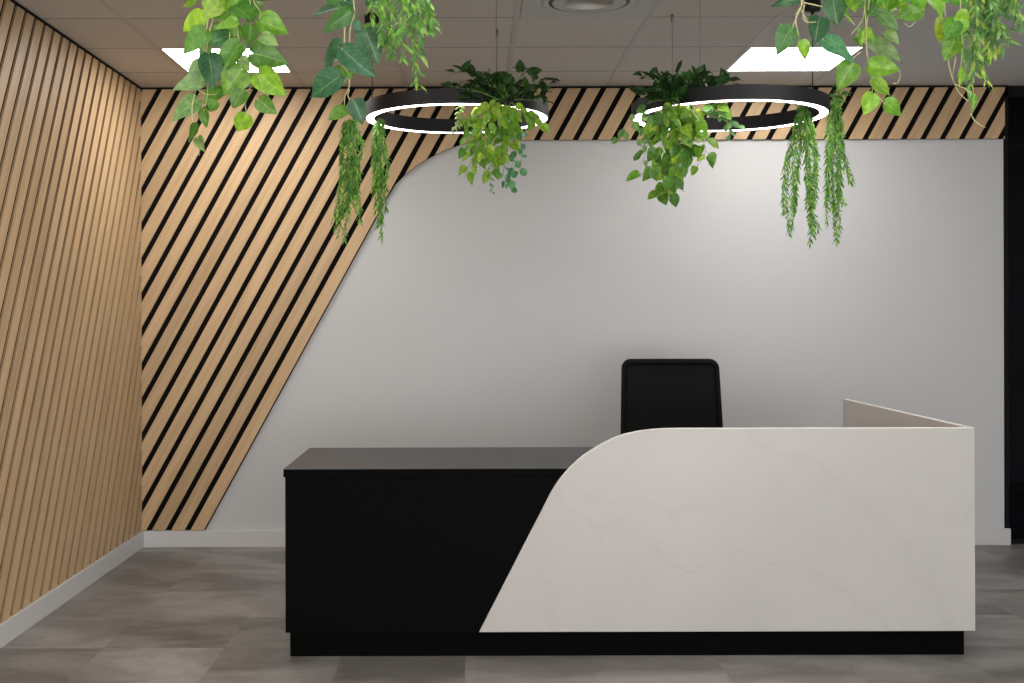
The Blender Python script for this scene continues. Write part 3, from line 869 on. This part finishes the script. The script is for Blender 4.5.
# --- pothos clump on the left ring lamp
RC1 = R1; 
p = Plant(41); Yr = 4.90
def V(p, pts, Y, pal, n, L, W, kind='heart', dyr=0.06, **kw):
    y0 = Y+p.r.uniform(-dyr,dyr)
    p.vine([at(x,y,y0+0.02*math.sin(i*1.7+x)) for i,(x,y) in enumerate(pts)], pal, n, L, W, kind, **kw)
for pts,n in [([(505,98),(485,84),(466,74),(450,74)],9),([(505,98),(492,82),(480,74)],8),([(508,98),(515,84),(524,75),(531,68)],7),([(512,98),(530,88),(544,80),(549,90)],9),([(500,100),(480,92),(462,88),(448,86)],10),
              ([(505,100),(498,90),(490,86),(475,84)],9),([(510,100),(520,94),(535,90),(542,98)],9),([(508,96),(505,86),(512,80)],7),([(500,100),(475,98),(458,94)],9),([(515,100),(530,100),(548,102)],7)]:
    V(p, pts, Yr-0.02, DEEP_SHADED, int(n*1.4), 0.054, 0.038, up=0.45, face=0.35)
for pts,n in [([(495,102),(488,120),(484,142),(488,158)],11),([(500,102),(498,125),(494,150),(492,172)],12),([(490,102),(478,118),(470,135),(468,148)],9),([(506,102),(508,120),(504,140),(500,160)],11),
              ([(512,102),(522,112),(534,118),(538,126)],8),([(498,102),(486,112),(474,118),(464,122)],8),([(484,120),(478,145),(476,162)],7),([(510,104),(512,128),(508,146)],8),([(478,140),(470,165),(464,178)],4)]:
    V(p, pts, Yr-0.05, YELL+YELL+LIGHT[:2]+MID[:1], int(n*1.5), 0.052, 0.037)
V(p, [(492,150),(490,170),(493,194)], Yr-0.04, MID, 12, 0.022, 0.009, 'narrow', petiole=0.003)
p.build('trailing_pothos', 'yellow-green leafy clump draped over the right end of the left ring lamp', 'hanging plant', at(503,100,Yr))
p = Plant(42)
for pts,n in [([(508,118),(516,130),(518,148),(512,168)],9),([(512,120),(520,140),(522,160),(516,176)],9),([(508,150),(504,172),(508,185)],7),([(516,165),(510,180),(512,190)],6),([(512,128),(523,134)],4)]:
    V(p, pts, 5.0, [(0.10,0.33,0.15),(0.08,0.26,0.13),(0.13,0.38,0.16)], n, 0.034, 0.030, 'round', petiole=0.008)
p.build('trailing_eucalyptus', 'blue-green round-leaved sprig below the clump on the left ring lamp', 'hanging plant', at(508,115,5.0))
p = Plant(43)
V(p, [(462,102),(459,114),(456,126),(450,137)], 4.95, [(0.45,0.55,0.25),(0.30,0.45,0.15)], 16, 0.022, 0.012, 'narrow', petiole=0.004)
V(p, [(463,102),(462,114),(457,128)], 4.95, [(0.45,0.55,0.25),(0.30,0.45,0.15)], 10, 0.022, 0.012, 'narrow', petiole=0.004)
p.build('variegated_tendril', 'thin cream and green tendril hanging inside the left ring lamp', 'hanging plant', at(462,100,4.95))

# --- pothos clump on the right ring lamp
p = Plant(51); Yr = 4.68
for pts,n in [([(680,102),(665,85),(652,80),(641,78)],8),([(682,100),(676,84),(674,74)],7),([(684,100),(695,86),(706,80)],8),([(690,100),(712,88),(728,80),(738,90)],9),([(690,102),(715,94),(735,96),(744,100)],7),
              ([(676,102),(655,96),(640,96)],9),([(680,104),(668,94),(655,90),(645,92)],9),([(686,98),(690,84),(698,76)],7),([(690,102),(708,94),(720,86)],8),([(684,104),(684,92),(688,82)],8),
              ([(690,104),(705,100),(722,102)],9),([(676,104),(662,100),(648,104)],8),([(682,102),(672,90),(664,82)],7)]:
    V(p, pts, Yr, DEEP_SHADED, int(n*1.5), 0.056, 0.042, up=0.45, face=0.35)
for pts,n in [([(676,104),(670,125),(664,145),(660,165)],10),([(680,104),(680,130),(676,155),(674,180)],12),([(684,104),(690,125),(692,140),(684,160)],11),([(670,106),(660,118),(656,135)],8),
              ([(690,104),(702,112),(716,104),(726,110)],8),([(690,108),(698,130),(706,150),(698,166)],9),([(676,150),(668,175),(664,190),(656,198)],7),([(680,150),(674,175),(668,195)],8),
              ([(672,110),(665,135),(656,160),(640,178)],6),([(686,108),(684,132),(680,150)],10)]:
    V(p, pts, Yr-0.05, LIGHT+MID+YELL[:2], int(n*1.55), 0.054, 0.044)
p.build('trailing_pothos', 'dense green leafy clump draped over the left end of the right ring lamp', 'hanging plant', at(682,102,Yr))
p = Plant(52)
for pts,n in [([(650,108),(636,118),(626,128),(618,140)],7),([(650,112),(644,135),(640,155)],7),([(660,115),(650,140),(642,165)],6)]:
    V(p, pts, 4.78, [(0.22,0.40,0.16),(0.16,0.34,0.12),(0.28,0.46,0.16)], n, 0.040, 0.034, 'round', petiole=0.012)
p.build('trailing_eucalyptus', 'pale round-leaved sprig hanging from the left end of the right ring lamp', 'hanging plant', at(652,106,4.78))
p = Plant(53)
for pts,n in [([(712,106),(722,116),(734,124),(740,128)],6),([(718,112),(728,125),(730,138)],5)]:
    V(p, pts, 4.66, [(0.10,0.26,0.10),(0.20,0.40,0.14)], n, 0.036, 0.028, 'round', petiole=0.008)
p.build('trailing_eucalyptus', 'short round-leaved sprig right of the clump on the right ring lamp', 'hanging plant', at(712,104,4.66))

# --- foreground right group
Y4 = 3.05
p = Plant(61)
fg(p, [(215,-10,42,38,62,'d'),(398,-5,415,158,116,'d'),(318,112,290,250,122,'d'),(160,165,62,306,118,'d'),(222,238,248,350,66,'l'),(345,232,535,345,108,'b',(0.1,0.3),0.2,0.1),(300,-30,250,-60,60,'d')], 764,0,5.69, Y4, PAL)
stems_px(p, [[(260,-150),(230,0),(200,80),(165,165)],[(240,-140),(215,30),(185,100),(200,200),(215,240)],[(230,20),(300,35),(340,45)],[(235,30),(225,90),(245,130),(300,130)],[(215,60),(260,140),(345,235)]], 764,0,5.69, Y4, 0.002)
p.build('trailing_pothos', 'dark variegated trailing leaves around the cable of the right ring lamp', 'hanging plant', at(812,-30,Y4), None, 'stem')
p = Plant(62)
fg(p, [(505,372,415,515,126,'l'),(598,240,800,356,112,'p'),(605,378,782,405,112,'l'),(618,462,732,550,78,'l'),(618,545,572,662,98,'l'),(692,588,796,660,90,'l'),(650,78,775,185,92,'p'),
       (700,186,782,252,60,'p'),(655,10,770,60,118,'l'),(490,-10,520,75,66,'l'),(452,50,505,145,34,'l'),(672,12,600,100,54,'d'),(585,170,625,240,46,'l'),(560,10,520,60,50,'m'),
       (600,20,570,130,40,'m'),(740,0,830,40,90,'l'),(545,170,560,290,40,'p'),(600,175,550,250,50,'l'),(520,220,580,260,40,'l'),(620,-40,660,30,90,'l'),(540,-40,500,20,70,'m'),(460,-20,480,60,40,'l'),(830,60,760,110,70,'l'),(700,-30,640,20,70,'m')], 764,0,5.69, Y4, PAL)
stems_px(p, [[(580,-150),(575,0),(585,150),(590,300),(615,440),(620,540)],[(610,-140),(600,50),(585,200),(590,330)],[(440,-140),(450,60),(490,110),(520,150)],[(575,60),(560,130),(500,200)],[(620,480),(660,560),(695,600)],
             [(640,-140),(690,60),(700,150),(710,190)],[(555,300),(510,340),(505,375)],[(770,400),(778,440),(762,480),(735,478)]], 764,0,5.69, Y4, 0.0018)
p.build('trailing_pothos', 'light green heart-leaved trailing plant right of the right ceiling light', 'hanging plant', at(868,-30,Y4), None, 'stem')
p = Plant(63)
fg(p, [(185,55,62,95,82,'l'),(232,-8,300,88,98,'l'),(60,0,-10,60,80,'l'),(300,105,262,205,80,'y'),(390,100,320,190,80,'l'),(350,110,300,200,90,'m'),(350,205,295,300,90,'l'),(380,250,400,360,48,'p',(0.2,0),0.9,0),
       (372,340,364,440,34,'y',(0.3,0),1.0,0),(395,350,405,430,20,'p'),(400,440,435,500,34,'p',(0.4,0),0.8,0.8),(435,470,424,562,30,'l',(0.3,0),1.0,-0.3),(160,-20,210,50,80,'l'),(340,-40,400,40,90,'m'),(280,-40,320,20,80,'l'),
       (380,60,400,150,60,'l'),(130,-20,90,20,50,'l'),(360,180,390,240,60,'m')], 884,0,4.879, Y4, PAL)
stems_px(p, [[(310,-150),(305,0),(300,60),(320,130),(350,210)],[(325,200),(315,280),(328,360),(350,420),(370,460),(400,490),(415,500)],[(355,280),(340,400),(400,440),(432,470)],[(425,560),(445,595),(470,615),(497,628)],
             [(200,-140),(190,30),(140,130),(100,120)],[(370,-140),(380,100),(385,250),(375,350)]], 884,0,4.879, Y4, 0.0017)
p.build('trailing_pothos', 'light green trailing plant ending in a curled tendril near the right end of the slats', 'hanging plant', at(945,-30,Y4), None, 'stem')
p = Plant(64)
for st,n in [([(440,-140),(420,60),(405,180)],24),([(470,-140),(455,120),(440,230),(450,300)],30),([(490,-140),(478,150),(465,280),(505,405)],38),([(480,-140),(470,150),(455,300),(428,420)],38),
             ([(520,-140),(512,60),(500,150),(500,240)],28),([(545,-140),(540,80),(520,200),(508,290)],32),([(570,-140),(570,20),(575,70)],14),([(500,-140),(505,80),(525,180),(540,250)],28),
             ([(620,-140),(625,0),(640,60)],12),([(640,-140),(655,50),(660,125)],14),([(530,-140),(540,60),(575,150),(585,240)],24),([(600,-140),(605,10),(610,50)],10),([(455,-140),(430,50),(415,120)],22),
             ([(510,-140),(530,80),(610,150)],12),([(515,-140),(540,100),(620,205)],14),([(680,-140),(690,0),(700,40)],10)]:
    yy = Y4+0.03+p.r.uniform(-0.06,0.06)
    p.sprig([at(*c4(x,y,884,0,4.879),yy) for x,y in st], [(0.20,0.40,0.10),(0.13,0.30,0.09),(0.32,0.50,0.12),(0.10,0.24,0.09),(0.45,0.60,0.10)], n+10, 0.036, 0.0095)
p.build('trailing_willow_fern', 'fine-leaved trailing strands at the top right corner', 'hanging plant', at(984,-20,Y4), None)

# ------------------------------------------------------------------ lights
def area(name, loc, size, power, col, rot=(0,0,0), sy=None):
    l = bpy.data.lights.new(name, 'AREA'); l.energy = power; l.color = col; l.size = size
    if sy: l.shape = 'RECTANGLE'; l.size_y = sy
    o = bpy.data.objects.new(name, l); COL.objects.link(o); o.location = loc; o.rotation_euler = rot
    return o
area('added_front_fill', (0.9,Y_F+0.25,1.5), 5.0, 135, (0.90,0.95,1.0), (math.radians(90),0,0), 2.2)  # added soft fill behind the camera; the wall there has no window
area('added_ceiling_fill', (0.9,-1.7,0.5), 4.5, 170, (1.0,0.96,0.92), (math.radians(135),0,0), 2.0)  # added fill aimed up and forward to lift the ceiling, no fixture
W_ = bpy.data.worlds.new('world'); SC.world = W_; W_.use_nodes = True
W_.node_tree.nodes['Background'].inputs[0].default_value = (0.6,0.65,0.75,1); W_.node_tree.nodes['Background'].inputs[1].default_value = 0.02

# ------------------------------------------------------------------ camera
cam = bpy.data.cameras.new('camera'); co = bpy.data.objects.new('camera', cam); COL.objects.link(co)
cam.sensor_width = 36; cam.lens = F/1024*36
cam.shift_x = (512-CX)/1024; cam.shift_y = -(341.5-CY)/1024
co.location = (0,0,ZC)
co.rotation_euler = (Matrix.Rotation(math.radians(90),3,'X') @ Matrix.Rotation(math.radians(-0.15),3,'Z')).to_euler()
SC.camera = co
SC.cycles.caustics_reflective = False; SC.cycles.caustics_refractive = False
SC.view_settings.view_transform = 'Standard'
SC.view_settings.look = 'None'
SC.view_settings.exposure = 0.0
